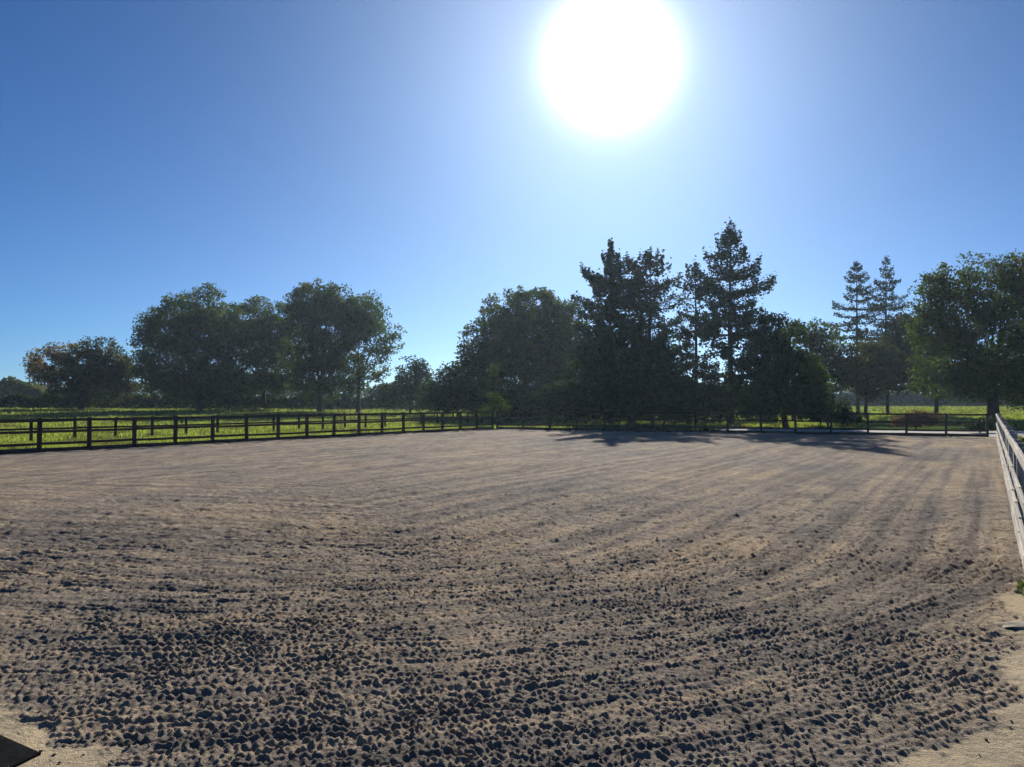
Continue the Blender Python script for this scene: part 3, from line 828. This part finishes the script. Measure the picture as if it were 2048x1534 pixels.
# ------------------------------------------------------------------ small things
def build_mat_():
    pts = [(-2.70, 4.22), (-2.32, 3.98), (-2.40, 3.72), (-3.2, 3.35), (-3.75, 4.2)]
    mb = MB(); n = len(pts)
    cx = sum(p[0] for p in pts) / n; cy = sum(p[1] for p in pts) / n
    base = (cx, cy, 0.012)
    for z, k in ((0.0, 1.0), (0.012, 1.0), (0.016, 0.985)):
        for x, y in pts: mb.v.append(((x - cx) * k, (y - cy) * k, z))
    mb.f.append(tuple(range(n)))
    mb.f.append(tuple(2 * n + k for k in range(n))[::-1])
    for l in (0, n):
        for k in range(n):
            k2 = (k + 1) % n
            mb.f.append((l + k, l + n + k, l + n + k2, l + k2))
    me = mb.mesh('rubber_mat', M_RUBBER)
    o = add('rubber_mat', me, None, base)
    tag(o, 'corner of a black rubber mat lying on the sand at the bottom left', 'mat')
build_mat_()

def build_weed():
    rnd = np.random.default_rng(66)
    x, y = right_line(7.2) + 0.08, 7.2
    root = empty('weed', (x, y, 0.0)); tag(root, 'small green weed clump at the near foot of the right fence', 'weed')
    V, F_ = [], []
    for k in range(46):
        a, l = rnd.uniform(0, 6.28), rnd.uniform(0.08, 0.24)
        d = np.array((math.cos(a), math.sin(a), 0)); s = np.array((-d[1], d[0], 0)); t = rnd.uniform(0.2, 1.0)
        o0 = np.array((rnd.normal() * 0.07, rnd.normal() * 0.10, 0.0))
        p = [o0, o0 + d * l * t * 0.5 + np.array((0, 0, l * 0.6)) + s * 0.016, o0 + d * l * t + np.array((0, 0, l * 0.8)), o0 + d * l * t * 0.5 + np.array((0, 0, l * 0.6)) - s * 0.016]
        b = len(V); V += p; F_.append((b, b+1, b+2, b+3))
    add('leaves', mesh_np('weed_leaves', np.array(V), np.array(F_), M_OAK2), root)
build_weed()

def build_stone():
    rnd = np.random.default_rng(9)
    import bmesh
    bm = bmesh.new(); bmesh.ops.create_icosphere(bm, subdivisions=2, radius=1.0)
    for v in bm.verts:
        k = 1 + 0.22 * float(gnoise(np.array(v.co.x * 1.7 + 3), np.array(v.co.y * 1.7 + v.co.z), 4))
        v.co = Vector((v.co.x * 0.17 * k, v.co.y * 0.09 * k, max(v.co.z, -0.4) * 0.02 * k))
    me = bpy.data.meshes.new('stone'); bm.to_mesh(me); bm.free(); me.materials.append(M_STONE)
    z = 1.75 * F_PX / (1252 - 804)
    o = add('stone', me, None, (PX(2036, z), z, 0.02)); o.rotation_euler = (0, 0, 0.2)
    tag(o, 'flat pale stone on the sand at the right edge', 'stone')
build_stone()

tree('shrub', 'small dark bush just behind the far right corner of the arena', 'shrub', 47, [(1950, 853, 22, 12), (1972, 846, 16, 14)], 1958, M_LAUREL, 309, trunk_r=0.04, clump=0.28, leaf=0.14, per=20, dens=0.22)
def build_crumbs():
    """loose crumbs of sand turned up by the harrow, too many and too small to pick apart"""
    rnd = np.random.default_rng(91)
    n = 9000
    r_ = 3.0 * (17.0 / 3.0) ** rnd.uniform(0, 1, n)
    t = rnd.uniform(R(-40), R(40), n)
    x, y = r_ * np.sin(t), r_ * np.cos(t)
    h, bare, dN, dR, dL, dF = arena_height(x, y, np.maximum(r_ * 0.0017, r_ * (0.0021 + 0.00006 * r_)))
    ok = (dR > -0.15) & ((bare < 0.5) | (rnd.uniform(size=n) < 0.12))
    x, y, h = x[ok], y[ok], h[ok]; n = len(x)
    sz = 0.004 + 0.009 * rnd.uniform(0, 1, n) ** 2.5
    base = np.array([(1, 0, 0), (0, 1, 0), (-1, 0, 0), (0, -1, 0), (0, 0, 0.9), (0, 0, -0.7)], float)
    V = base[None] * (1 + 0.5 * rnd.uniform(-1, 1, (n, 6, 3))) + 0.25 * rnd.normal(size=(n, 6, 3))
    V = V * sz[:, None, None] + np.stack([x, y, h + sz * 0.35], 1)[:, None, :]
    f = np.array([(0, 1, 4), (1, 2, 4), (2, 3, 4), (3, 0, 4), (1, 0, 5), (2, 1, 5), (3, 2, 5), (0, 3, 5)])
    F_ = (f[None] + (np.arange(n) * 6)[:, None, None]).reshape(-1, 3)
    me = mesh_np('sand_crumbs', V.reshape(-1, 3), F_, M_SAND)
    me.attributes.new('streak', 'FLOAT', 'POINT').data.foreach_set('value', np.full(len(me.vertices), 0.6, np.float32))
    tag(add('sand_crumbs', me), 'loose crumbs of sand lying on the harrowed surface', 'sand', kind='stuff')
build_crumbs()

# ------------------------------------------------------------------ air
def build_haze():
    m, N, L = new_mat('haze_air')
    v = N.new('ShaderNodeVolumePrincipled')
    v.inputs['Color'].default_value = (0.62, 0.80, 1.0, 1)
    v.inputs['Density'].default_value = 0.00024  # haze added to lift the dark trees as well as veil the distance
    v.inputs['Anisotropy'].default_value = 0.55
    o = N.new('ShaderNodeOutputMaterial'); L.new(v.outputs[0], o.inputs['Volume'])
    mb = MB()
    mb.box((0, 0, 10.5), (3100, 3100, 24.0))
    ob = add('haze', mb.mesh('haze', m))
    tag(ob, 'thin sunlit haze over the arena and meadow, added to lift the dark trees', 'haze', kind='stuff')
build_haze()
